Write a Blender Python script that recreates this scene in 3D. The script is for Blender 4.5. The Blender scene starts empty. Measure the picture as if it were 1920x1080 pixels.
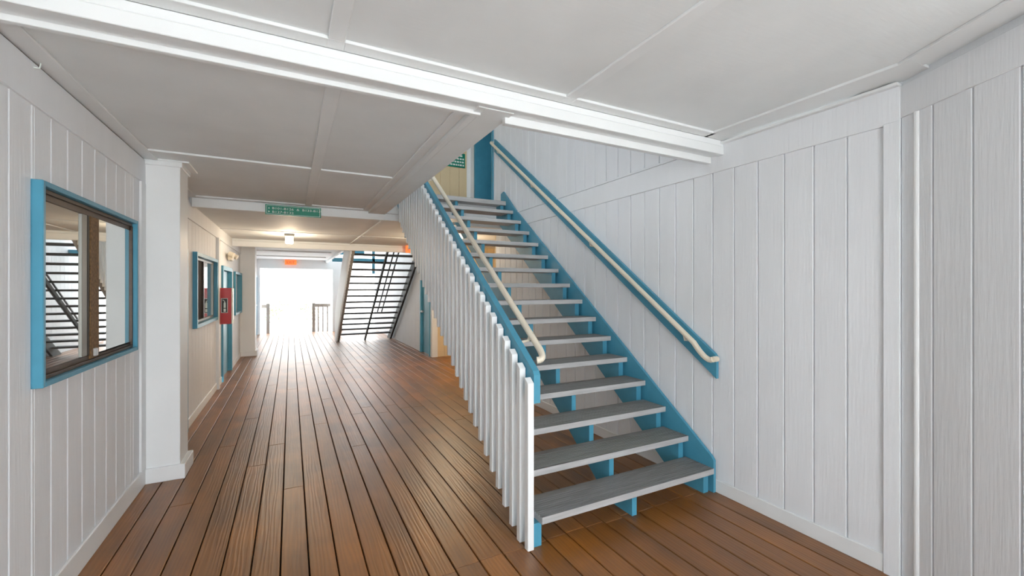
import bpy, bmesh, math, random
from mathutils import Vector, Matrix
random.seed(7)
SC = bpy.context.scene
COL = SC.collection

# ------------------------------------------------------------------ camera
F_PX = 805.0
YAW = math.atan((960 - 545) / F_PX)
cam_d = bpy.data.cameras.new('camera'); cam = bpy.data.objects.new('camera', cam_d)
COL.objects.link(cam)
cam.location = (0, 0, 1.5); cam.rotation_euler = (math.pi / 2, 0, -YAW)
cam_d.sensor_width = 36.0; cam_d.lens = F_PX / 1920 * 36.0
cam_d.clip_start = 0.05; cam_d.clip_end = 300
SC.camera = cam
# ------------------------------------------------------------------ world, light, exposure
W = bpy.data.worlds.new('overcast_sky'); SC.world = W; W.use_nodes = True
wn = W.node_tree.nodes; wl_ = W.node_tree.links
bg = wn['Background']
tc = wn.new('ShaderNodeTexCoord'); sx = wn.new('ShaderNodeSeparateXYZ'); rmp = wn.new('ShaderNodeValToRGB')
wl_.new(tc.outputs['Generated'], sx.inputs[0]); wl_.new(sx.outputs['Z'], rmp.inputs[0]); wl_.new(rmp.outputs[0], bg.inputs['Color'])
rmp.color_ramp.elements[0].position = 0.0; rmp.color_ramp.elements[0].color = (0.97, 0.98, 1.0, 1)
rmp.color_ramp.elements[1].position = 0.7; rmp.color_ramp.elements[1].color = (0.86, 0.925, 1.0, 1)
bg.inputs['Strength'].default_value = 1.0
SC.view_settings.view_transform = 'Standard'; SC.view_settings.look = 'None'
SC.view_settings.gamma = 1.0; SC.view_settings.use_curve_mapping = False
SC.view_settings.exposure = 3.0
sun_d = bpy.data.lights.new('sun', 'SUN'); sun_d.energy = 3.2; sun_d.angle = math.radians(3); sun_d.color = (1.0, 0.985, 0.96)
sun = bpy.data.objects.new('sun', sun_d); COL.objects.link(sun); sun.location = (-6, -10, 18)
SUN_EL, SUN_AZ = math.radians(57), math.radians(-15)          # azimuth from the -Y side, turned towards -X
sdir = Vector((math.sin(SUN_AZ) * math.cos(SUN_EL), -math.cos(SUN_AZ) * math.cos(SUN_EL), math.sin(SUN_EL)))
sun.rotation_euler = sdir.to_track_quat('Z', 'Y').to_euler()
SC.cycles.diffuse_bounces = 8; SC.cycles.max_bounces = 14; SC.cycles.glossy_bounces = 5

# ------------------------------------------------------------------ materials
def srgb(r, g, b):
    f = lambda c: (c / 255 / 12.92) if c / 255 <= 0.04045 else ((c / 255 + 0.055) / 1.055) ** 2.4
    return (f(r), f(g), f(b), 1)

def mat(name, col, rough=0.5, spec=0.5, metal=0.0, vary=0.0, noise=None, bump=None, emit=None, coat=0.0):
    """noise=(scale xyz, amount)   bump=(scale xyz, strength)   vary = brightness change from object to object"""
    m = bpy.data.materials.new(name); m.use_nodes = True
    nt = m.node_tree; N, L = nt.nodes, nt.links
    b = N['Principled BSDF']
    b.inputs['Roughness'].default_value = rough; b.inputs['Metallic'].default_value = metal
    b.inputs['Specular IOR Level'].default_value = spec
    if coat: b.inputs['Coat Weight'].default_value = coat; b.inputs['Coat Roughness'].default_value = 0.2
    b.inputs['Base Color'].default_value = col
    if emit:
        b.inputs['Emission Color'].default_value = emit[0]; b.inputs['Emission Strength'].default_value = emit[1]
    if not (vary or noise or bump): return m
    tc = N.new('ShaderNodeTexCoord'); oi = N.new('ShaderNodeObjectInfo')
    add = N.new('ShaderNodeVectorMath'); add.operation = 'MULTIPLY_ADD'
    cmb = N.new('ShaderNodeCombineXYZ')
    for k in range(3): L.new(oi.outputs['Random'], cmb.inputs[k])
    L.new(cmb.outputs[0], add.inputs[0]); add.inputs[1].default_value = (7.3, 13.1, 5.7)
    L.new(tc.outputs['Object'], add.inputs[2])
    def nz(scale, detail=4):
        mp = N.new('ShaderNodeVectorMath'); mp.operation = 'MULTIPLY'; mp.inputs[1].default_value = scale
        L.new(add.outputs[0], mp.inputs[0])
        t = N.new('ShaderNodeTexNoise'); t.inputs['Scale'].default_value = 1; t.inputs['Detail'].default_value = detail
        L.new(mp.outputs[0], t.inputs['Vector']); return t
    hsv = N.new('ShaderNodeHueSaturation'); hsv.inputs['Color'].default_value = col
    val = None
    if noise:
        t = nz(noise[0]); mr = N.new('ShaderNodeMapRange')
        mr.inputs['From Min'].default_value = 0.3; mr.inputs['From Max'].default_value = 0.7
        mr.inputs['To Min'].default_value = 1 - noise[1]; mr.inputs['To Max'].default_value = 1 + noise[1]
        L.new(t.outputs['Fac'], mr.inputs['Value']); val = mr.outputs[0]
    if vary:
        mr = N.new('ShaderNodeMapRange'); mr.inputs['To Min'].default_value = 1 - vary; mr.inputs['To Max'].default_value = 1 + vary
        L.new(oi.outputs['Random'], mr.inputs['Value'])
        if val:
            mu = N.new('ShaderNodeMath'); mu.operation = 'MULTIPLY'; L.new(val, mu.inputs[0]); L.new(mr.outputs[0], mu.inputs[1]); val = mu.outputs[0]
        else: val = mr.outputs[0]
    if val: L.new(val, hsv.inputs['Value'])
    L.new(hsv.outputs[0], b.inputs['Base Color'])
    if bump:
        t = nz(bump[0], 6); bp = N.new('ShaderNodeBump'); bp.inputs['Strength'].default_value = bump[1]; bp.inputs['Distance'].default_value = 0.004
        L.new(t.outputs['Fac'], bp.inputs['Height']); L.new(bp.outputs[0], b.inputs['Normal'])
    return m

M = {}
M['wall'] = mat('white_siding_paint', (0.79, 0.812, 0.838, 1), 0.55, 0.35, vary=0.015, noise=((9, 9, 1.2), 0.02), bump=((70, 70, 5), 0.5))
M['trim'] = mat('white_trim_paint', (0.81, 0.83, 0.835, 1), 0.45, 0.4, noise=((4, 4, 4), 0.015), bump=((40, 40, 12), 0.12))
M['ceil'] = mat('ceiling_paint', (0.79, 0.815, 0.82, 1), 0.65, 0.25, noise=((3, 3, 3), 0.03), bump=((10, 70, 10), 0.25))
M['batten'] = mat('ceiling_batten_paint', (0.80, 0.82, 0.825, 1), 0.6, 0.3, noise=((5, 5, 5), 0.02))
M['cream'] = mat('cream_siding_paint', (0.74, 0.60, 0.38, 1), 0.6, 0.3, vary=0.03, noise=((6, 6, 2), 0.03))
M['blue'] = mat('blue_paint', (0.072, 0.30, 0.43, 1), 0.4, 0.45, noise=((8, 8, 8), 0.06), bump=((50, 50, 50), 0.08))
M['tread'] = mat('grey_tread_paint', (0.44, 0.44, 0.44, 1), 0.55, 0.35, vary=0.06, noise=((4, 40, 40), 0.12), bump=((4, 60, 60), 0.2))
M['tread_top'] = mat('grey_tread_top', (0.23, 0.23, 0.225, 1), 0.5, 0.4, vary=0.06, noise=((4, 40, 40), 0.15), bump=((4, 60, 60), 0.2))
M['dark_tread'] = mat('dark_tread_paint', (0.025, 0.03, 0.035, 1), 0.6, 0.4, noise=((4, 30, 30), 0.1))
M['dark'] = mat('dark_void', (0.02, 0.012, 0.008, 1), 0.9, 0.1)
M['pipe'] = mat('cream_pipe_paint', (0.76, 0.69, 0.56, 1), 0.32, 0.5)
M['bronze'] = mat('bronze_aluminium', (0.050, 0.028, 0.016, 1), 0.4, 0.5, metal=0.2, noise=((30, 30, 30), 0.2))
M['rust'] = mat('worn_bronze_edge', (0.17, 0.095, 0.038, 1), 0.6, 0.3, noise=((60, 60, 60), 0.45))
M['alum'] = mat('grey_aluminium', (0.25, 0.245, 0.225, 1), 0.4, 0.5, metal=0.4)
M['glass'] = mat('reflective_tinted_glass', (0.74, 0.76, 0.74, 1), 0.015, 0.5, metal=0.93)
M['green'] = mat('green_sign_face', srgb(0, 135, 110), 0.35, 0.5)
M['letter'] = mat('white_lettering', (0.80, 0.88, 0.84, 1), 0.5)
M['red'] = mat('red_enamel', (0.50, 0.012, 0.015, 1), 0.3, 0.5)
M['black'] = mat('black_print', (0.02, 0.02, 0.022, 1), 0.5)
M['orange'] = mat('orange_exit_face', (0.85, 0.22, 0.05, 1), 0.45, emit=((1.0, 0.16, 0.03, 1), 0.12))
M['lamp'] = mat('lit_lamp_glass', (0.9, 0.9, 0.85, 1), 0.4, emit=((1.0, 0.86, 0.66, 1), 1.1))
M['grey_wood'] = mat('weathered_grey_wood', (0.21, 0.19, 0.17, 1), 0.7, noise=((20, 20, 4), 0.15))
M['stringer_grey'] = mat('grey_stringer_paint', (0.42, 0.41, 0.38, 1), 0.7, noise=((8, 8, 8), 0.15))
M['ground'] = mat('pale_ground', (0.45, 0.45, 0.435, 1), 0.9, 0.1, noise=((0.5, 0.5, 0.5), 0.15))
M['leaf'] = mat('leaf_green', (0.24, 0.30, 0.17, 1), 0.7, noise=((3, 3, 3), 0.4))
M['far_wall'] = mat('pale_far_wall', (0.62, 0.60, 0.58, 1), 0.8, noise=((1, 1, 1), 0.03))
M['far_band'] = mat('grey_band_paint', (0.30, 0.30, 0.29, 1), 0.8)
M['far_dark'] = mat('far_window_tone', (0.25, 0.25, 0.25, 1), 0.4)
M['screen'] = mat('dark_insect_screen', (0.035, 0.024, 0.02, 1), 0.8, 0.1)
M['rail_wood'] = mat('grey_railing_wood', (0.40, 0.36, 0.32, 1), 0.7, noise=((20, 20, 4), 0.12))
M['silver'] = mat('silver_metal', (0.7, 0.7, 0.7, 1), 0.3, metal=0.8)

def floor_mat():
    m = bpy.data.materials.new('brown_deck_stain'); m.use_nodes = True
    nt = m.node_tree; N, L = nt.nodes, nt.links; b = N['Principled BSDF']
    tc = N.new('ShaderNodeTexCoord'); oi = N.new('ShaderNodeObjectInfo')
    cmb = N.new('ShaderNodeCombineXYZ')
    for k in range(3): L.new(oi.outputs['Random'], cmb.inputs[k])
    add = N.new('ShaderNodeVectorMath'); add.operation = 'MULTIPLY_ADD'; add.inputs[1].default_value = (3.1, 17.7, 5)
    L.new(cmb.outputs[0], add.inputs[0]); L.new(tc.outputs['Object'], add.inputs[2])
    def mul(v):
        n = N.new('ShaderNodeVectorMath'); n.operation = 'MULTIPLY'; n.inputs[1].default_value = v; L.new(add.outputs[0], n.inputs[0]); return n
    big = N.new('ShaderNodeTexNoise'); big.inputs['Scale'].default_value = 1; big.inputs['Detail'].default_value = 3
    L.new(mul((6, 1.3, 1)).outputs[0], big.inputs['Vector'])
    wav = N.new('ShaderNodeTexWave'); wav.wave_type = 'RINGS'; wav.rings_direction = 'Y'
    wav.inputs['Scale'].default_value = 1; wav.inputs['Distortion'].default_value = 9; wav.inputs['Detail'].default_value = 2.5; wav.inputs['Detail Scale'].default_value = 0.9
    L.new(mul((26, 1.6, 26)).outputs[0], wav.inputs['Vector'])
    ramp = N.new('ShaderNodeValToRGB')
    ramp.color_ramp.elements[0].position = 0.3; ramp.color_ramp.elements[0].color = (0.150, 0.057, 0.011, 1)
    ramp.color_ramp.elements[1].position = 0.72; ramp.color_ramp.elements[1].color = (0.300, 0.110, 0.013, 1)
    L.new(big.outputs['Fac'], ramp.inputs[0])
    gp = N.new('ShaderNodeNewGeometry'); wear = N.new('ShaderNodeTexNoise'); wear.inputs['Scale'].default_value = 2.2; wear.inputs['Detail'].default_value = 5
    L.new(gp.outputs['Position'], wear.inputs['Vector'])
    wr_ = N.new('ShaderNodeMapRange'); wr_.inputs['From Min'].default_value = 0.45; wr_.inputs['From Max'].default_value = 0.7; wr_.inputs['To Max'].default_value = 0.7
    L.new(wear.outputs['Fac'], wr_.inputs['Value'])
    mx = N.new('ShaderNodeMix'); mx.data_type = 'RGBA'; L.new(wr_.outputs[0], mx.inputs['Factor'])
    L.new(ramp.outputs[0], mx.inputs['A']); mx.inputs['B'].default_value = (0.36, 0.125, 0.010, 1)
    hsv = N.new('ShaderNodeHueSaturation'); L.new(mx.outputs['Result'], hsv.inputs['Color'])
    mr = N.new('ShaderNodeMapRange'); mr.inputs['To Min'].default_value = 0.82; mr.inputs['To Max'].default_value = 1.18
    L.new(oi.outputs['Random'], mr.inputs['Value'])
    mr2 = N.new('ShaderNodeMapRange'); mr2.inputs['To Min'].default_value = 0.9; mr2.inputs['To Max'].default_value = 1.06
    L.new(wav.outputs['Fac'], mr2.inputs['Value'])
    mu = N.new('ShaderNodeMath'); mu.operation = 'MULTIPLY'; L.new(mr.outputs[0], mu.inputs[0]); L.new(mr2.outputs[0], mu.inputs[1])
    L.new(mu.outputs[0], hsv.inputs['Value']); L.new(hsv.outputs[0], b.inputs['Base Color'])
    bp = N.new('ShaderNodeBump'); bp.inputs['Strength'].default_value = 0.18; bp.inputs['Distance'].default_value = 0.003
    L.new(wav.outputs['Fac'], bp.inputs['Height']); L.new(bp.outputs[0], b.inputs['Normal'])
    b.inputs['Roughness'].default_value = 0.38; b.inputs['Specular IOR Level'].default_value = 1.0
    return m
M['floor'] = floor_mat()

# ------------------------------------------------------------------ builders
WL = {}          # world position of every object's origin
def link(name, data, parent, loc, rotz=0.0):
    o = bpy.data.objects.new(name, data); COL.objects.link(o)
    loc = Vector(loc)
    if parent is not None:
        o.parent = parent; o.location = loc - WL[parent.name]
    else: o.location = loc
    o.rotation_euler[2] = rotz
    WL[o.name] = loc if not rotz else Vector((0, 0, 0))     # children of a turned root use its local frame
    return o
def tag(o, label=None, cat=None, group=None, kind=None):
    if label: o['label'] = label
    if cat: o['category'] = cat
    if group: o['group'] = group
    if kind: o['kind'] = kind
    return o
def thing(name, loc, label, cat, group=None, rotz=0): return tag(link(name, None, None, loc, rotz), label, cat, group)
def struct(name, loc=(0, 0, 0), rotz=0): return tag(link(name, None, None, loc, rotz), kind='structure')
CACHE = {}
def box_mesh(sx, sy, sz, m, bev):
    key = (round(sx, 4), round(sy, 4), round(sz, 4), m, bev)
    if key in CACHE: return CACHE[key]
    bm = bmesh.new(); bmesh.ops.create_cube(bm, size=1); bmesh.ops.scale(bm, vec=(sx, sy, sz), verts=bm.verts)
    if bev: bmesh.ops.bevel(bm, geom=bm.edges[:], offset=min(bev, 0.45 * min(sx, sy, sz)), segments=1, affect='EDGES')
    me = bpy.data.meshes.new('box'); bm.to_mesh(me); bm.free(); me.materials.append(M[m]); CACHE[key] = me
    return me
def box(name, parent, x0, x1, y0, y1, z0, z1, m, bev=0.002):
    return link(name, box_mesh(x1 - x0, y1 - y0, z1 - z0, m, bev), parent, ((x0 + x1) / 2, (y0 + y1) / 2, (z0 + z1) / 2))
def mesh(name, parent, verts, faces, m, loc=(0, 0, 0), smooth=False):
    """verts in world coordinates, origin at loc"""
    me = bpy.data.meshes.new(name); L = Vector(loc)
    me.from_pydata([tuple(Vector(v) - L) for v in verts], [], faces); me.materials.append(M[m])
    bm = bmesh.new(); bm.from_mesh(me); bmesh.ops.recalc_face_normals(bm, faces=bm.faces); bm.to_mesh(me); bm.free()
    if smooth:
        for p in me.polygons: p.use_smooth = True
    return link(name, me, parent, loc)
def prism(name, parent, poly, a0, a1, m, axis='x', loc=None):
    """poly = points in the plane across the axis, pushed from a0 to a1"""
    if axis == 'x': P = lambda p, a: (a, p[0], p[1])
    elif axis == 'y': P = lambda p, a: (p[0], a, p[1])
    else: P = lambda p, a: (p[0], p[1], a)
    n = len(poly)
    v = [P(p, a0) for p in poly] + [P(p, a1) for p in poly]
    f = [tuple(range(n - 1, -1, -1)), tuple(range(n, 2 * n))] + [(i, (i + 1) % n, n + (i + 1) % n, n + i) for i in range(n)]
    if loc is None: loc = Vector(v[0])
    return mesh(name, parent, v, f, m, loc)
def tube(name, parent, pts, r, m, seg=12):
    pts = [Vector(p) for p in pts]; v = []; f = []
    prev = None
    for i, p in enumerate(pts):
        d = ((pts[min(i + 1, len(pts) - 1)] - p).normalized() + (p - pts[max(i - 1, 0)]).normalized()).normalized()
        if prev is None:
            up = Vector((0, 0, 1)) if abs(d.z) < 0.9 else Vector((1, 0, 0)); u = d.cross(up).normalized()
        else: u = (prev - d * prev.dot(d)).normalized()
        prev = u; w = d.cross(u)
        for k in range(seg):
            a = 2 * math.pi * k / seg; v.append(p + (u * math.cos(a) + w * math.sin(a)) * r)
    for i in range(len(pts) - 1):
        for k in range(seg):
            a, b = i * seg + k, i * seg + (k + 1) % seg; f.append((a, b, b + seg, a + seg))
    f.append(tuple(range(seg))); f.append(tuple(range(len(v) - seg, len(v))))
    return mesh(name, parent, v, f, m, pts[0], smooth=False)
def bend(p0, p1, p2, n=7):
    p0, p1, p2 = Vector(p0), Vector(p1), Vector(p2)
    return [p0 * (1 - t) ** 2 + p1 * 2 * t * (1 - t) + p2 * t * t for t in [i / n for i in range(n + 1)]]
def text(name, parent, s, size, loc, m, rot=(math.pi / 2, 0, 0), align='LEFT', depth=0.0008, sx=1.0):
    cu = bpy.data.curves.new('t', 'FONT'); cu.body = s; cu.size = size; cu.align_x = align; cu.extrude = depth; cu.resolution_u = 2
    t = bpy.data.objects.new('t', cu); COL.objects.link(t); bpy.context.view_layer.update()
    me = bpy.data.meshes.new_from_object(t.evaluated_get(bpy.context.evaluated_depsgraph_get()))
    bpy.data.objects.remove(t); me.materials.clear(); me.materials.append(M[m])
    me.transform(Matrix.Diagonal((sx, 1, 1, 1))); me.transform(Matrix.Rotation(rot[2], 4, 'Z') @ Matrix.Rotation(rot[0], 4, 'X'))
    return tag(link(name, me, parent, loc), kind='stuff')

H2 = 2.745          # upper floor level
# ------------------------------------------------------------------ floor
fl = struct('floor')
xe = [-0.049 - 0.139 * k for k in range(7, 0, -1)] + [-0.049 + 0.1383 * k for k in range(7)]
while xe[-1] < 4.3: xe.append(xe[-1] + 0.1437)
for i in range(len(xe) - 1):
    x0, x1 = xe[i], xe[i + 1]; g = 0.0035
    if x0 > 2.9: cuts = [5.6, 9.3]
    elif x0 > 0.60: cuts = [-1.2, 2.175 + random.uniform(-.02, .02), 5.2 + random.uniform(-.6, .6), 9.0 + random.uniform(-1, 1), 12.8, 16.2]
    else:
        cuts = [-1.2, 1.2 + random.uniform(-1, 1.0)]
        while cuts[-1] < 13: cuts.append(cuts[-1] + random.uniform(3.2, 4.8))
        cuts.append(16.2)
        if 0.05 < x0 < 0.2: cuts = [-1.2, 0.9, 5.6, 9.6, 13.2, 16.2]
    for a, b in zip(cuts, cuts[1:]):
        if b - a > 0.25: box('plank', fl, x0 + g, x1 - g, a + .0015, b - .0015, -0.03, 0.0, 'floor', 0.003)
box('subfloor', fl, -1.2, 4.35, -1.2, 16.2, -0.12, -0.032, 'dark', 0)

# ------------------------------------------------------------------ walls
def boards(root, face, out, y0, y1, z0, z1, start, pitch, m='wall', holes=(), gap=0.008, axis='y', back=True, th=0.02):
    """vertical siding boards; face = coordinate of the seen face, out = +1 when the wall body lies on the + side"""
    edges = [y0]; k = math.ceil((y0 + 0.03 - start) / pitch)
    while start + k * pitch < y1 - 0.03: edges.append(start + k * pitch); k += 1
    edges.append(y1)
    def put(name, a, b, za, zb, d0, d1, mm, bev):
        p, q = sorted((face + out * d0, face + out * d1))
        if axis == 'y': box(name, root, p, q, a, b, za, zb, mm, bev)
        else: box(name, root, a, b, p, q, za, zb, mm, bev)
    def pieces(name, a, b, za, zb, d0, d1, mm, bev):
        cuts = sorted({a, b} | {e for h in holes for e in h[:2] if a < e < b})
        for p, q in zip(cuts, cuts[1:]):
            if q - p < 0.004: continue
            zs = [(za, zb)]
            for h in holes:
                if h[0] < (p + q) / 2 < h[1]:
                    zs = [r for s, e in zs for r in ((s, min(e, h[2])), (max(s, h[3]), e)) if r[1] - r[0] > 0.01]
            for s, e in zs: put(name, p, q, s, e, d0, d1, mm, bev)
    for a, b in zip(edges, edges[1:]): pieces('board', a + gap / 2, b - gap / 2, z0, z1, 0, th, m, 0.003)
    if back: pieces('backing', y0, y1, z0, z1, th - 0.009, th + 0.08, m, 0)

# left wall, first bay (sliding window), second bay (doors, window), third bay
LX = -1.0
wl = struct('wall_left', (LX, 2, 0))
boards(wl, LX, -1, -3.6, 4.21, 0.10, 2.31, 2.442 - .1695 * 36, .1695, holes=[(2.635, 3.91, 1.08, 1.955)])
box('frieze_board', wl, -1.02, -0.988, -3.6, 4.21, 2.297, 2.477, 'wall', .002)
box('shadow_gap', wl, -1.02, -.998, -3.6, 4.21, 2.477, 2.49, 'bronze', 0)
box('corner_board', wl, -1.0, -0.985, 4.10, 4.21, 0.12, 2.297, 'trim')
box('header_panel', wl, -1.10, -1.0, -3.6, 4.21, 2.49, H2, 'wall', 0)
LX2 = -0.98
wl2 = struct('wall_left_middle', (LX2, 7, 0))
boards(wl2, LX2, -1, 4.48, 9.45, 0.09, 2.27, 4.5, .20, holes=[(4.70, 5.50, 0, 1.92), (5.96, 7.47, 1.07, 1.88), (8.17, 9.37, 0, 1.86)], gap=.005)
box('frieze_board', wl2, -1.0, -0.965, 4.48, 9.45, 2.245, 2.43, 'wall')
box('corner_board', wl2, -0.985, -0.94, 7.62, 7.72, 0.0, 2.245, 'trim')
box('header_panel', wl2, -1.08, -0.98, 4.48, 9.45, 2.43, H2, 'wall', 0)
wl3 = struct('wall_left_far', (LX2, 12, 0))
boards(wl3, LX2, -1, 9.45, 16.2, 0.09, 2.27, 9.5, .20, holes=[(9.82, 11.0, .99, 1.80), (14.9, 15.9, 0, 1.9)], gap=.005)
box('frieze_board', wl3, -1.0, -0.965, 9.45, 16.2, 2.245, 2.5, 'wall')
box('header_panel', wl3, -1.08, -0.985, 9.45, 16.2, 2.27, H2, 'wall', 0)
bl = struct('baseboard_left', (LX, 2, 0))
box('skirting', bl, -1.0, -0.984, -3.6, 4.21, 0, .132, 'trim', .004)
for a, b in ((4.48, 4.66), (5.54, 8.12), (9.40, 14.9)): box('skirting', bl, -0.98, -0.966, a, b, 0, .10, 'trim', .003)

# right wall beside the stairs, two storeys
RX = 2.79
wr = struct('wall_right', (RX, 3, 0))
boards(wr, RX, 1, 1.114, 5.95, 0.06, 2.36, 1.114 - .1735, .1735, gap=.007)
box('corner_board', wr, 2.772, 2.81, 1.045, 1.114, 0, 2.36, 'wall', .002)
box('frieze_board', wr, 2.777, 2.81, 1.045, 5.95, 2.352, 2.538, 'wall')
box('crown_strip', wr, 2.745, 2.81, 1.045, 2.06, 2.536, 2.552, 'trim')
box('crown_strip', wr, 2.768, 2.81, 2.20, 5.95, 2.538, 2.556, 'wall')
box('leak_block', wr, 2.80, 2.95, .95, 1.25, 0, 2.62, 'wall', 0)  # hidden block added to stop daylight leaking through the corner
box('end_board', wr, 2.79, 2.90, 5.95, 5.98, 0, 2.54, 'cream')
wu = struct('wall_right_upper', (RX, 4, H2))
boards(wu, RX, 1, 2.0, 7.0, 2.55, 5.2, 1.114 - .1735, .1735, gap=.007, holes=[(6.04, 6.78, 2.6, 4.85)])
wb = struct('wall_upper_back', (2, 7, H2))
boards(wb, 7.0, 1, 0.9, 2.77, H2, 5.2, .9, .168, m='cream', axis='x', gap=.006)
box('corner_board', wb, 2.72, 2.79, 6.985, 7.01, H2, 5.2, 'trim')
br = struct('baseboard_right', (RX, 3, 0))
box('skirting', br, 2.777, 2.79, 1.114, 5.95, 0, .094, 'trim', .003)

# right wall nearest the camera turns towards it
ang = math.atan2(-math.cos(YAW), -math.sin(YAW))
wa = struct('wall_right_near', (2.79, 1.045, 0), ang)
def abox(name, a, b, y0, y1, z0, z1, m, bev=.003): return box(name, wa, a, b, y0, y1, z0, z1, m, bev)
abox('corner_board', 0.0, .069, 0.0, .03, 0, 2.38, 'wall')
abox('board', .096, .160, 0.0, .02, 0, 2.38, 'wall')
t = .168
while t < 1.15: abox('board', t, t + .170, 0.0, .02, 0, 2.38, 'wall'); t += .178
abox('backing', 0, t, .011, .10, 0, 2.60, 'wall', 0)
abox('frieze_board', 0, t, -.008, .02, 2.372, 2.535, 'wall', .002)
tube('cove_bead', wa, [(.083, .004, 0), (.083, .004, 2.372)], .015, 'trim', 14)

wq = struct('wall_added_rear', (2.2, -2, 0))  # unseen wall added behind the camera; a deeper room evens the daylight
ex, ey = 2.79 - t * math.sin(YAW), 1.045 - t * math.cos(YAW)
boards(wq, ex, 1, -3.6, ey, 0, 2.58, ey - .178 * 30, .178)

# alcove behind the stairs and the far right wall
wc = struct('wall_alcove', (3.4, 9.05, 0))
boards(wc, 9.05, 1, 2.83, 4.25, 0, 2.42, 2.83, .17, m='cream', axis='x', gap=.006)
box('side_panel', wc, 4.2, 4.3, 5.9, 9.1, 0, 2.42, 'cream', 0)
box('near_panel', wc, 2.9, 4.3, 5.88, 5.95, 0, 2.42, 'cream', 0)
box('corner_board', wc, 2.715, 2.84, 9.03, 9.13, 0, 2.42, 'trim')
wf = struct('wall_right_far', (2.72, 12, 0))
boards(wf, 2.72, 1, 9.13, 16.2, 0, 5.2, 9.2, .2, gap=.005, holes=[(9.18, 9.98, 0, 1.86)])

# end wall round the way out
we = struct('wall_end', (0.3, 16.1, 0))
box('header_board', we, -1.0, 1.6, 16.0, 16.2, 2.14, 2.5, 'trim')
box('jamb_board', we, 1.29, 1.60, 16.0, 16.2, 0, 2.14, 'trim')
box('jamb_board', we, -0.98, -0.88, 16.0, 16.2, 0, 2.14, 'trim')

# ------------------------------------------------------------------ ceiling
ce = struct('ceiling', (0, 4, 2.5))
ZA, ZB, ZC = 2.576, 2.5, 2.42
for a, b in ((-1.0, .176), (.176, 1.395), (1.395, 2.85)): box('panel', ce, a, b, -3.6, 2.06, ZA, ZA + .03, 'ceil', 0)
for x in (.142, 1.362): box('batten', ce, x, x + .068, -3.6, 1.985, ZA - .014, ZA, 'batten', .003)
for a, b in ((-1.0, .142), (.21, 1.362), (1.43, 2.60)): box('batten', ce, a, b, 1.982, 2.058, ZA - .015, ZA, 'batten', .002)
box('batten', ce, .142, .21, 1.985, 2.058, ZA - .014, ZA, 'batten', 0); box('batten', ce, 1.362, 1.43, 1.985, 2.058, ZA - .014, ZA, 'batten', 0)
box('batten', ce, 2.575, 2.80, .92, 2.058, ZA - .015, ZA, 'batten', .002)
box('batten', ce, -1.0, -0.90, -3.6, 2.058, ZA - .015, ZA, 'batten', .002)
o = link('batten', box_mesh(1.6, .12, .014, 'batten', .002), ce, (2.79 - .8 * math.sin(YAW) - .10 * math.cos(YAW), 1.045 - .8 * math.cos(YAW) + .10 * math.sin(YAW), ZA - .007)); o.rotation_euler[2] = ang
# bay between the first and the second beam
for a, b in ((-1.0, .19), (.19, .90)):
    for c, d in ((2.14, 3.96), (3.96, 5.76)): box('panel', ce, a, b, c, d, ZB, ZB + .03, 'ceil', 0)
box('batten', ce, .152, .226, 2.16, 5.75, ZB - .014, ZB, 'batten', .003)
for a, b in ((-.91, .152), (.226, .815)): box('batten', ce, a, b, 3.93, 4.01, ZB - .014, ZB, 'batten', .002)
box('batten', ce, -1.0, -.91, 2.16, 5.75, ZB - .014, ZB, 'batten', .003)
box('batten', ce, .815, .885, 2.16, 5.75, ZB - .014, ZB, 'batten', .003)
for a, b in ((-.91, .152), (.226, .815)): box('batten', ce, a, b, 5.67, 5.75, ZB - .014, ZB, 'batten', .002)
# bay between the second and the third beam
for a, b in ((-1.0, 1.1), (1.1, 4.25)):
    for c, d in ((5.86, 7.95), (7.95, 9.46)): box('panel', ce, a, b, c, d, ZC, ZC + .03, 'ceil', 0)
box('batten', ce, -.98, 2.7, 7.93, 7.96, ZC - .008, ZC, 'batten', .001)
box('batten', ce, 1.085, 1.115, 5.86, 9.46, ZC - .012, ZC, 'trim', .001)
# far bay
box('panel', ce, -1.0, 1.1, 9.55, 16.05, ZB - .06, ZB, 'ceil', 0)
for y in (12.2, 14.2): box('batten', ce, -1.0, .95, y, y + .10, ZB - .09, ZB - .06, 'batten', .003)
# beams
b1 = link('front_beam', None, ce, (.9, 2.1, 2.5))
box('upper_board', b1, -1.0, 2.79, 2.058, 2.095, 2.522, ZA - .014, 'trim', .003)
box('lower_board', b1, -1.0, 2.79, 2.055, 2.095, 2.462, 2.5205, 'trim', .003)
box('inner_board', b1, -1.0, .925, 2.17, 2.20, 2.447, 2.52, 'trim', .002)
box('inner_board', b1, 1.07, 2.79, 2.16, 2.20, 2.425, H2, 'trim', .002)
box('core', b1, -1.0, 2.79, 2.09, 2.17, 2.47, H2, 'trim', 0)
be = link('edge_beam', None, ce, (1.0, 4, 2.47))
box('side_board', be, .885, .925, 2.10, 5.75, 2.459, ZB, 'ceil', .002)
box('soffit_board', be, .925, 1.095, 2.10, 5.75, 2.459, 2.485, 'ceil', .002)
box('stair_side_board', be, 1.06, 1.095, 2.2, 5.75, 2.475, H2, 'trim', 0)
b2 = link('second_beam', None, ce, (0, 5.8, 2.44))
box('face_board', b2, -.96, 2.79, 5.75, 5.79, 2.385, ZB - .014, 'trim', .003)
box('core', b2, -1.0, 2.79, 5.79, 5.86, 2.39, ZB, 'ceil', 0)
box('landing_rim', b2, 1.10, 2.79, 5.70, 5.745, 2.47, 2.70, 'trim', .002)
b3 = link('third_beam', None, ce, (0, 9.5, 2.35))
box('face_board', b3, -.97, 2.72, 9.45, 9.49, 2.275, 2.385, 'trim', .01)
box('core', b3, -1.0, 2.72, 9.47, 9.56, 2.30, ZB, 'ceil', 0)
b4 = link('far_edge_beam', None, ce, (1.1, 12, 2.4))
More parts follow.
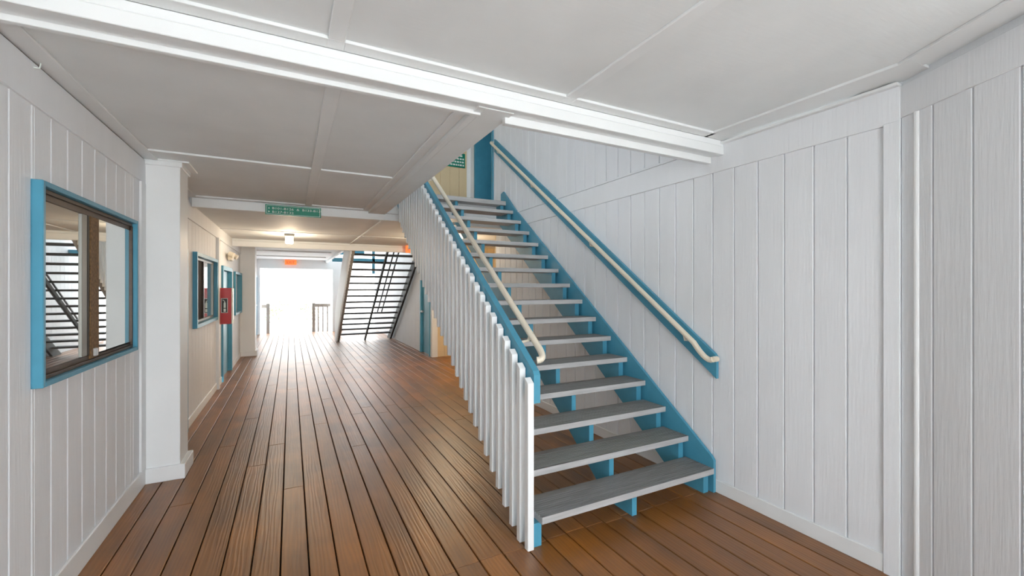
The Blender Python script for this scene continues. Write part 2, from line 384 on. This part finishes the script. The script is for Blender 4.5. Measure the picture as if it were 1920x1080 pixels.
box('side_board', b4, 1.06, 1.12, 9.56, 16.0, 2.36, H2, 'trim', .003)
# upper floor and roof
uf = struct('ceiling_deck', (0, 4, H2))
box('deck_panel', uf, -1.1, 2.85, -3.6, 2.18, 2.61, H2, 'grey_wood', 0)
box('deck_panel', uf, -1.1, 1.09, 2.18, 16.2, 2.54, H2, 'grey_wood', 0)
box('deck_panel', uf, 1.09, 4.3, 5.78, 9.5, 2.62, H2, 'grey_wood', 0)
rf = struct('ceiling_roof', (0, 5, 5.2))
wul = struct('wall_light_block_left', (-1.05, 4, H2)); [box('panel', wul, -1.12, -1.02, *q, 'wall', 0) for q in ((-.6, .8, H2, 5.2), (2.6, 16.3, H2, 5.2), (.8, 2.6, H2, 3.6), (.8, 2.6, 4.4, 5.2))]  # unseen wall added to dim the stairwell; its opening lets some sky in
wuf = struct('wall_light_block_front', (1, 2.0, H2)); box('panel', wuf, .95, 2.80, 2.02, 2.10, H2, 5.2, 'wall', 0)  # unseen wall added to keep front daylight out of the upper stairwell
box('roof_panel', rf, -1.3, 4.4, -0.6, 16.3, 5.2, 5.32, 'ceil', 0)  # unseen roof, extended at the far end to shade the blue beams

# ------------------------------------------------------------------ pillars
def pillar(x0, x1, y0, y1, zt, label, cap=True):
    p = thing('pillar', ((x0 + x1) / 2, (y0 + y1) / 2, 0), label, 'pillar', 'white pillars along the left wall')
    box('shaft', p, x0, x1, y0, y1, 0, zt, 'trim', .004)
    box('base', p, x0 - .0, x1 + .035, y0 - .02, y1 + .02, 0, .115, 'trim', .004)
    if cap:
        box('cap', p, x0, x1 + .015, y0 - .015, y1 + .02, zt - .052, zt - .012, 'trim', .004)
        box('cap_plate', p, x0, x1 + .06, y0 - .02, y1 + .05, zt - .014, zt, 'trim', .003)
    return p
pillar(-1.0, -.775, 4.21, 4.50, ZB - .0, 'white square pillar between the large left window and the door behind it')
pillar(-1.0, -.70, 11.05, 11.48, 2.44, 'farther white square pillar past the small windows near the exit', False)

# ------------------------------------------------------------------ windows
def window(name, X, y0, y1, z0, z1, th, out, rec, sash='bronze', split=.5):
    w = struct(name, (X, (y0 + y1) / 2, (z0 + z1) / 2))
    fr = link('frame', None, w, (X, (y0 + y1) / 2, (z0 + z1) / 2))
    a, b = X - rec, X + out
    box('side_casing', fr, a, b, y0, y0 + th, z0, z1, 'blue', .003)
    box('side_casing', fr, a, b, y1 - th, y1, z0, z1, 'blue', .003)
    box('head_casing', fr, a, b, y0 + th, y1 - th, z1 - th, z1, 'blue', .003)
    box('sill_casing', fr, a, b, y0 + th, y1 - th, z0, z0 + th, 'blue', .003)
    return w
Y0, Y1, Z0, Z1 = 2.612, 3.935, 1.06, 1.975
w1 = window('window_1', LX, Y0, Y1, Z0, Z1, .024, .037, .05)
th = .024; ya, yb, za, zb = Y0 + th, Y1 - th, Z0 + th, Z1 - th
box('top_track', w1, -1.05, -1.0, ya, yb, zb - .05, zb, 'bronze'); box('bottom_track', w1, -1.05, -1.0, ya, yb, za, za + .042, 'bronze')
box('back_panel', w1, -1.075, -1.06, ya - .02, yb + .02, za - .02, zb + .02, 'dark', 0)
ym = 3.27
box('track_lip', w1, -1.0, -.988, ya, yb, za, za + .018, 'bronze'); box('track_lip', w1, -1.0, -.99, ya, yb, zb - .02, zb, 'bronze')
s = link('sash', None, w1, (-1.02, 3.0, 1.5))
box('pane', s, -1.012, -1.006, ya, ym - .10, za + .042, zb - .05, 'glass', 0)
box('stile', s, -1.016, -.998, ym - .155, ym - .09, za + .042, zb - .05, 'alum', .002)
box('weather_strip', s, -1.012, -.996, ym - .09, ym - .066, za + .042, zb - .05, 'black', .001)
s = link('sash', None, w1, (-1.01, 3.6, 1.5))
box('stile', s, -1.024, -.992, ym - .063, ym + .055, za + .02, zb - .05, 'rust', .002)
box('pane', s, -1.002, -.997, ym + .055, yb, za + .042, zb - .05, 'glass', 0)
box('rail', s, -1.022, -1.0, ym + .055, yb, za + .03, za + .06, 'alum', .002)
box('stile', s, -1.0, -.987, yb - .012, yb, za, zb - .02, 'bronze', .002)
k = link('latch', None, w1, (-.99, ym - .02, za + .05)); box('catch', k, -.994, -.978, ym - .03, ym, za + .03, za + .075, 'silver', .003)

w2 = window('window_2', LX2, 5.93, 7.50, 1.04, 1.91, .045, .045, .04)
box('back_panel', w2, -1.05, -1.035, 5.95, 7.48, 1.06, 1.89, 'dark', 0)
box('track', w2, -1.02, -.985, 5.975, 7.455, 1.085, 1.115, 'alum'); box('track', w2, -1.02, -.985, 5.975, 7.455, 1.835, 1.865, 'alum')
s = link('sash', None, w2, (-1.0, 6.4, 1.5)); box('insect_screen', s, -1.012, -1.006, 5.975, 6.72, 1.115, 1.835, 'screen', 0); box('stile', s, -1.014, -.99, 6.69, 6.75, 1.115, 1.835, 'bronze')
s = link('sash', None, w2, (-1.0, 7.1, 1.5)); box('pane', s, -1.004, -.998, 6.75, 7.42, 1.115, 1.835, 'glass', 0); box('stile', s, -1.006, -.985, 7.41, 7.455, 1.115, 1.835, 'alum')
w3 = window('window_3', LX2, 9.80, 11.02, .97, 1.82, .05, .04, .04)
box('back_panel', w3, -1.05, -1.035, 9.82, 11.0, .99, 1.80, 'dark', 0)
s = link('sash', None, w3, (-1.0, 10.1, 1.4)); box('pane', s, -1.008, -1.002, 9.85, 10.4, 1.02, 1.77, 'glass', 0); box('stile', s, -1.01, -.985, 10.38, 10.44, 1.02, 1.77, 'bronze')
s = link('sash', None, w3, (-1.0, 10.7, 1.4)); box('pane', s, -1.008, -1.002, 10.44, 10.97, 1.02, 1.77, 'glass', 0)

# ------------------------------------------------------------------ doors
def door(name, X, y0, y1, z0, z1, side, cas=.09, proud=.045, m='blue', knob=True, leafm='blue', rec=.05):
    """side=+1: the passage lies on the + side of X"""
    d = struct(name, (X, (y0 + y1) / 2, z0))
    def bx(n, a, b, p, q, za, zb, mm, bev=.003, par=None):
        xs = sorted((X + side * p, X + side * q)); return box(n, par or d, xs[0], xs[1], a, b, za, zb, mm, bev)
    fr = link('frame', None, d, (X, (y0 + y1) / 2, z0))
    bx('side_casing', y0 - cas, y0, -rec - .03, proud, z0, z1 + cas, m, par=fr); bx('side_casing', y1, y1 + cas, -rec - .03, proud, z0, z1 + cas, m, par=fr)
    bx('head_casing', y0, y1, -rec - .03, proud, z1, z1 + cas, m, par=fr)
    lf = bx('leaf', y0 + .004, y1 - .004, -rec - .02, -rec + .02, z0 + .01, z1 - .003, leafm)
    if knob: kn = bx('knob', y1 - .10, y1 - .05, -rec + .02, -rec + .08, z0 + .93, z0 + .98, 'silver', .012, lf)
    return d
door('door_1', LX2, 4.76, 5.46, 0, 1.86, 1, cas=.05, proud=.035)
door('door_2', LX2, 8.24, 9.30, 0, 1.79, 1, cas=.07, proud=.03)
door('door_3', 2.72, 9.24, 9.92, 0, 1.80, -1, cas=.06, proud=.02)
door('door_4', LX2, 14.96, 15.84, 0, 1.84, 1, cas=.06, proud=.03)
door('door_5', RX, 6.08, 6.74, H2, 4.80, -1, cas=.05, proud=.02, rec=.42, knob=False)

# ------------------------------------------------------------------ first staircase
st = thing('staircase', (2.0, 2.2, 0), 'blue open-riser staircase with grey grooved treads and white pickets, rising away beside the right wall', 'staircase', 'open wooden staircases')
R0, RR, G0, GG = 0.180, 0.1710, 2.112, 0.2277
def tread_mesh(x0, x1, depth, th, m, grooves=True):
    top = [(0, 0)]
    if grooves:
        y = .018
        for k in range(9): top += [(y, 0), (y + .0015, -.008), (y + .0085, -.008), (y + .010, 0)]; y += .0215
    top += [(depth, 0), (depth, -th), (.004, -th), (0, -th + .004)]
    n = len(top); v = [(x0, p[0], p[1]) for p in top] + [(x1, p[0], p[1]) for p in top]
    f = [tuple(range(n)), tuple(range(n, 2 * n))] + [(i, (i + 1) % n, n + (i + 1) % n, n + i) for i in range(n)]
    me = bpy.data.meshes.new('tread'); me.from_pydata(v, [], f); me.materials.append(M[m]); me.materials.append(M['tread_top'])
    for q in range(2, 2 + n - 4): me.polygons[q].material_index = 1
    bm = bmesh.new(); bm.from_mesh(me); bmesh.ops.recalc_face_normals(bm, faces=bm.faces); bm.to_mesh(me); bm.free(); return me
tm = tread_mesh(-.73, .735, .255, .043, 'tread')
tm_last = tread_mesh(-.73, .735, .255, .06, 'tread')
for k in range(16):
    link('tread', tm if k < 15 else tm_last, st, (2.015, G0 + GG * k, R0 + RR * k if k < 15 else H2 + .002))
def carriage(name, x0, x1, drop, m='blue', n=16, foot=True):
    P = [(G0 + .035, 0)]
    for k in range(n):
        z = R0 + RR * k - .0435; y = G0 + .035 + GG * k
        P.append((y, z)); P.append((y + GG if k < n - 1 else y + .18, z))
        if k < n - 1: pass
    yl, zl = P[-1]
    lower = lambda y: R0 - .0435 + (RR / GG) * (y - (G0 + .035 + GG)) - drop
    P.append((yl, lower(yl))); yf = (G0 + .035 + GG) - (R0 - .0435 - drop) * GG / RR
    P.append((yf, 0))
    return prism(name, st, P, x0, x1, m)
carriage('carriage', 1.245, 1.30, .06); carriage('carriage', 1.995, 2.035, .15); carriage('carriage', 2.68, 2.73, .15)
# board along the wall above the treads
P = [(2.118, 0), (2.118, .235), (2.14, .262), (5.30, .262 + .747 * (5.30 - 2.14)), (5.62, 2.905), (5.70, 2.88), (5.70, 2.70), (5.62, 2.46), (2.36, 0)]
prism('wall_stringer', st, P, 2.752, 2.776, 'blue')
# pickets on the open side
bh = 1.01
def picket_mesh(h):
    w, d, sl = .040, .040, .752
    v = [(-w/2, 0, 0), (w/2, 0, 0), (w/2, d, 0), (-w/2, d, 0), (-w/2, 0, h), (w/2, 0, h), (w/2, d, h + sl * d), (-w/2, d, h + sl * d)]
    f = [(3, 2, 1, 0), (4, 5, 6, 7), (0, 1, 5, 4), (1, 2, 6, 5), (2, 3, 7, 6), (3, 0, 4, 7)]
    me = bpy.data.meshes.new('picket'); me.from_pydata(v, [], f); me.materials.append(M['trim'])
    bm = bmesh.new(); bm.from_mesh(me); bmesh.ops.bevel(bm, geom=bm.edges[:], offset=.0025, segments=1, affect='EDGES'); bm.to_mesh(me); bm.free(); return me
pm0, pm = picket_mesh(.955), picket_mesh(bh)
for k in range(34):
    y = 2.125 + .0985 * k
    zb_ = max(0.0, .742 * (y - 2.26))
    top = .955 + .712 * (y - 2.125)
    h = round((top - zb_) / .03) * .03
    link('picket', pm0 if k == 0 else picket_mesh(top - zb_), st, (1.2175, y, zb_))
# guard board and pipe handrail on the open side
zt = lambda y: 1.010 + .705 * (y - 2.135)
prism('guard_board', st, [(2.135, zt(2.135) - .175), (2.135, zt(2.135) - .012), (2.15, zt(2.15)), (5.55, zt(5.55)), (5.55, zt(5.55) - .185), (2.16, zt(2.16) - .185)], 1.243, 1.285, 'blue')
rz = lambda y: 1.02 + .703 * (y - 2.1)
rail = tube('handrail', st, bend((1.30, 2.20, rz(2.18) - .005), (1.352, 2.17, rz(2.17)), (1.352, 2.27, rz(2.27))) + [(1.352, 3.5, rz(3.5)), (1.352, 5.5, rz(5.5))], .0205, 'pipe', 14)
for y in (2.38, 3.45, 4.5): tube('bracket', rail, [(1.352, y, rz(y) - .015), (1.345, y, rz(y) - .05), (1.285, y, rz(y) - .06)], .009, 'pipe', 8)

# handrail on the right wall
hr = thing('handrail', (2.76, 2.1, 1.0), 'cream pipe handrail on a sloping blue board fixed to the white right wall', 'handrail')
bt = lambda y: 1.012 + .719 * (y - 2.1)
bb = lambda y: .843 + .705 * (y - 2.1)
prism('backing_board', hr, [(2.095, bb(2.095)), (2.095, bt(2.095) - .01), (2.11, bt(2.11)), (5.93, bt(5.93)), (5.93, bb(5.93) + .03)], 2.752, 2.777, 'blue')
hz = lambda y: .992 + .708 * (y - 2.1)
rl = tube('pipe_rail', hr, bend((2.70, 2.085, .985), (2.692, 2.13, hz(2.09) - .03), (2.69, 2.24, hz(2.24))) + [(2.69, 3.5, hz(3.5)), (2.69, 5.86, hz(5.86))] + bend((2.69, 5.88, hz(5.88)), (2.69, 5.95, hz(5.95)), (2.745, 5.96, hz(5.95)))[1:], .0205, 'pipe', 14)
tube('end_return', rl, [(2.70, 2.085, .985), (2.752, 2.09, .985)], .0205, 'pipe', 14)
for y in (2.33, 3.5, 4.7, 5.7): tube('bracket', rl, [(2.69, y, hz(y) - .015), (2.70, y, hz(y) - .055), (2.755, y, hz(y) - .06)], .009, 'pipe', 8)

# ------------------------------------------------------------------ second staircase, seen from behind, coming towards the camera
s2 = thing('staircase', (1.9, 12.9, 0), 'dark far staircase seen from behind with bright gaps between its treads', 'staircase', 'open wooden staircases')
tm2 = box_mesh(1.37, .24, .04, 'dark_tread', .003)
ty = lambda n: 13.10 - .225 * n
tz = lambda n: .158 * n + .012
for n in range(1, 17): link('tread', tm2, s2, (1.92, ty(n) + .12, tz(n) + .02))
def s2board(name, x0, x1, m, a=.02, b=.26):
    sl = .158 / .225
    lo = lambda y: sl * (12.96 - y)
    P = [(12.96, 0), (9.62, lo(9.62)), (9.62, lo(9.62) + .30), (13.36, 0)]
    return prism(name, s2, P, x0, x1, m)
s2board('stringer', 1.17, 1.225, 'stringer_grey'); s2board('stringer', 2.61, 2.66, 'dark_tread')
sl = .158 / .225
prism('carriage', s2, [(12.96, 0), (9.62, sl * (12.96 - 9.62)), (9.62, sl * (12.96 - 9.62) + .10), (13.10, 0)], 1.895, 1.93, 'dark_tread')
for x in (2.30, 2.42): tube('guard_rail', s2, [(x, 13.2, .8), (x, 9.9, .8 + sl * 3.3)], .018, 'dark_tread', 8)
for k in range(36):
    y = 13.25 - .1 * k; zb_ = max(0, sl * (12.96 - y) - .03); zt_ = sl * (13.15 - y) + .90
    link('picket', box_mesh(.035, .045, round(zt_ - zb_, 2), 'trim', 0), s2, (1.145, y, (zt_ + zb_) / 2 + .0))
# upper landing of the far stair in blue
ul = thing('landing_beam', (1.7, 14.0, 2.4), 'dark blue beams overhead behind the top of the far staircase', 'beam')
box('beam', ul, 1.12, 2.72, 14.0, 14.1, 2.30, 2.42, 'blue'); box('beam', ul, 1.12, 2.10, 14.4, 14.5, 2.55, 2.75, 'blue')
box('post', ul, 2.28, 2.36, 14.0, 14.1, 1.95, 3.2, 'blue')

# ------------------------------------------------------------------ signs
def room_sign():
    Yf = 5.75; x0, x1, z0, z1 = -.262, .330, 2.357, 2.474
    s = thing('room_sign', (.03, Yf, 2.41), 'green room-number sign with white lettering hung on the second ceiling beam', 'sign')
    bd = box('plate', s, x0, x1, Yf - .014, Yf - .002, z0, z1, 'green', .001)
    y = Yf - .0150; q = .0045
    for a, b, c, d in ((x0 + .012, x1 - .012, z1 - .012, z1 - .0085), (x0 + .012, x1 - .012, z0 + .0085, z0 + .012), (x0 + .012, x0 + .0155, z0 + .012, z1 - .012), (x1 - .0155, x1 - .012, z0 + .012, z1 - .012)):
        box('border_line', bd, a, b, y, y + .001, c, d, 'letter', 0)
    text('lettering', s, 'B101-B126  &  B133-B138', .036, (x0 + .068, y, 2.421), 'letter', sx=1.42)
    text('lettering', s, 'B127-B132', .036, (x0 + .068, y, 2.379), 'letter', sx=1.42)
    prism('arrow', s, [(x0 + .030, 2.424), (x0 + .046, 2.424), (x0 + .038, 2.446)], y, y + .001, 'letter', 'y')
    prism('arrow', s, [(x0 + .031, 2.381), (x0 + .031, 2.403), (x0 + .049, 2.392)], y, y + .001, 'letter', 'y')
room_sign()
def upper_sign():
    s = thing('room_sign', (2.5, 7.0, 3.65), 'small green sign on the cream wall at the top of the stairs', 'sign')
    bd = box('plate', s, 2.26, 2.685, 6.982, 6.996, 3.575, 3.82, 'green', .001)
    rnd = random.Random(3)
    for r in range(4):
        x = 2.285
        while x < 2.64:
            w = rnd.uniform(.02, .05); box('lettering', s, x, min(x + w, 2.665), 6.980, 6.982, 3.60 + r * .053, 3.628 + r * .053, 'letter', 0); x += w + .012
upper_sign()
def exit_sign(x, y, z, label, lamps, w=.34, h=.155):
    s = thing('exit_sign', (x, y, z), label, 'sign', 'orange exit signs')
    box('housing', s, x - w / 2, x + w / 2, y - .03, y + .03, z - h / 2, z + h / 2, 'orange', .012)
    text('lettering', s, 'EXIT', .12, (x, y - .0315, z - .043), 'red', align='CENTER')
    box('mount', s, x - .05, x + .05, y - .03, y + .03, z + h / 2, z + h / 2 + .03, 'trim', .003)
    if lamps:
        for sg in (-1, 1):
            tube('lamp_head', s, [(x + sg * (w / 2 + .03), y + .03, z + .02), (x + sg * (w / 2 + .03), y - .05, z + .015)], .032, 'pipe', 12)
            box('lamp_arm', s, x + sg * (w / 2 + .02) - .03, x + sg * (w / 2 + .02) + .01, y - .01, y + .01, z + .01, z + .03, 'pipe', .002)
exit_sign(0.0, 15.9, 2.345, 'small orange exit sign with two lamp heads over the bright way out', True)
exit_sign(2.36, 9.30, 2.34, 'orange exit sign half hidden behind the white stair pickets', False, w=.30)

# ------------------------------------------------------------------ extinguisher cabinet
def cabinet():
    x0, x1, y0, y1, z0, z1 = -.975, -.80, 7.74, 7.93, .955, 1.50
    c = thing('extinguisher_cabinet', (-.98, 7.83, .95), 'red fire extinguisher cabinet projecting from the left wall by the blue door', 'cabinet')
    box('body', c, x0, x1, y0, y1, z0, z1, 'red', .006)
    fr = box('door_frame', c, x1, x1 + .014, y0 + .004, y1 - .004, z0 + .004, z1 - .004, 'letter', .003)
    box('window', fr, x1 + .014, x1 + .017, y0 + .05, y1 - .05, z0 + .06, z1 - .06, 'red', .001)
    y = y0 - .001
    lb = box('label', c, x0 + .045, x1 - .045, y - .001, y + .001, 1.125, 1.345, 'letter', 0)
    box('label_ground', lb, x0 + .052, x1 - .052, y - .002, y, 1.132, 1.338, 'black', 0)
    xm = (x0 + x1) / 2 + .004
    prism('bottle_symbol', lb, [(xm - .013, 1.20), (xm + .013, 1.20), (xm + .013, 1.27), (xm + .006, 1.288), (xm - .006, 1.288), (xm - .013, 1.27)], y - .003, y - .001, 'letter', 'y')
    prism('hose_symbol', lb, [(xm - .004, 1.288), (xm + .006, 1.288), (xm + .004, 1.302), (xm - .024, 1.326), (xm - .029, 1.318), (xm - .006, 1.300)], y - .003, y - .001, 'letter', 'y')
    box('flame_symbol', lb, xm - .014, xm + .014, y - .003, y - .001, 1.142, 1.188, 'letter', 0)
cabinet()
# ------------------------------------------------------------------ emergency light over the second door
e = thing('emergency_light', (-.93, 8.9, 2.05), 'cream emergency light with two lamp heads above the blue door on the left', 'light')
box('housing', e, -.965, -.90, 8.80, 9.10, 1.98, 2.10, 'pipe', .01)
for y in (8.68, 9.22):
    h = tube('lamp_head', e, [(-.93, y, 2.08), (-.86, y - .02, 2.05)], .045, 'pipe', 12); box('lamp_arm', e, -.94, -.92, min(y, 8.8) if y < 8.9 else 9.1, 8.8 if y < 8.9 else y, 2.06, 2.08, 'black', .002)
# ------------------------------------------------------------------ ceiling lamps with their own light
def ceiling_lamp(x, y, label, power):
    c = thing('ceiling_light', (x, y, ZC), label, 'lamp', 'warm ceiling lamps')
    box('base', c, x - .075, x + .075, y - .075, y + .075, ZC - .045, ZC - .008, 'alum', .006)
    box('shade', c, x - .06, x + .06, y - .06, y + .06, ZC - .165, ZC - .045, 'lamp', .012)
    d = bpy.data.lights.new('bulb', 'POINT'); d.energy = power; d.color = (1.0, .80, .56); d.shadow_soft_size = .10
    link('bulb', d, c, (x, y, ZC - .26))
ceiling_lamp(-.02, 8.25, 'small square lit ceiling lamp past the green room sign', 3.2)
ceiling_lamp(2.5, 7.4, 'square lit ceiling lamp behind the first staircase', 6)
# wire hook on the left frieze
hk = thing('wire_hook', (-.985, 2.60, 2.47), 'tiny white wire hook under the ceiling at the upper left', 'hook')
tube('wire', hk, [(-.988, 2.60, 2.455), (-.970, 2.60, 2.455), (-.970, 2.61, 2.48)], .003, 'letter', 8)

# ------------------------------------------------------------------ outside the far end
def railing(post_x, to_x, label, pickets):
    r = thing('railing', (post_x, 16.3, 0), label, 'railing', 'grey wooden railings at the way out')
    box('post', r, post_x - .05, post_x + .05, 16.28, 16.38, -.16, .985, 'rail_wood', .004)
    a, b = sorted((post_x, to_x)); box('top_rail', r, a + .035 if to_x > post_x else a, b if to_x > post_x else b - .035, 16.29, 16.37, .845, .955, 'rail_wood', .004)
    for k in range(pickets):
        x = post_x + (to_x - post_x) * (k + 1) / (pickets + .7); box('picket', r, x - .02, x + .02, 16.31, 16.35, -.16, .88, 'rail_wood', .002)
railing(.705, 1.25, 'right grey railing with thin pickets beyond the way out', 3)
railing(-.665, -.86, 'short left grey railing post beyond the way out', 0)
gd = struct('ground', (0, 0, -.16))
mesh('soil', gd, [(-70, -40, -.16), (70, -40, -.16), (70, 90, -.16), (-70, 90, -.16)], [(0, 1, 2, 3)], 'ground', (0, 0, -.16))
fb = thing('building', (0, 30, -.16), 'pale building with a wide flat band beyond the bright way out', 'building')
box('wall', fb, -9, 9, 30, 34, -.16, 6.0, 'far_wall', 0); box('band', fb, -2.4, 2.6, 29.8, 30, 2.0, 2.72, 'far_band', .01)
w = box('window', fb, -.75, -.02, 29.96, 30.0, .55, 2.1, 'far_dark', .01); box('frame', w, -.80, .03, 29.94, 29.97, .48, .55, 'trim', .005)
box('pilaster', fb, 1.95, 2.1, 29.85, 30, -.16, 2.0, 'far_band', .01)
def shrub(x, y, h, label, seed):
    s = thing('shrub', (x, y, -.16), label, 'shrub', 'shrubs beyond the way out')
    rnd = random.Random(seed); v = []; f = []
    for k in range(420):
        a, b = rnd.uniform(0, 6.283), rnd.uniform(.1, 1.4); r = rnd.uniform(.5, 1)
        c = Vector((math.cos(a) * math.cos(b) * h * .8 * r, math.sin(a) * math.cos(b) * h * .8 * r, .12 + math.sin(b) * h * r)) + Vector((x, y, -.16))
        d1 = Vector((rnd.uniform(-1, 1), rnd.uniform(-1, 1), rnd.uniform(-1, 1))).normalized() * .07; d2 = d1.cross(Vector((rnd.uniform(-1, 1), rnd.uniform(-1, 1), rnd.uniform(-1, 1)))).normalized() * .03
        i = len(v); v += [c - d1, c + d2, c + d1, c - d2]; f.append((i, i + 1, i + 2, i + 3))
    lv = mesh('foliage', s, v, f, 'leaf', (x, y, -.16)); lv['kind'] = 'stuff'
    tube('stem', s, [(x, y, -.16), (x + .02, y, h * .6)], .02, 'grey_wood', 6)
shrub(.55, 22.0, .95, 'low round shrub beyond the way out near the right railing', 1)
shrub(-.55, 20.5, 1.0, 'low round shrub beyond the way out near the left railing post', 2)
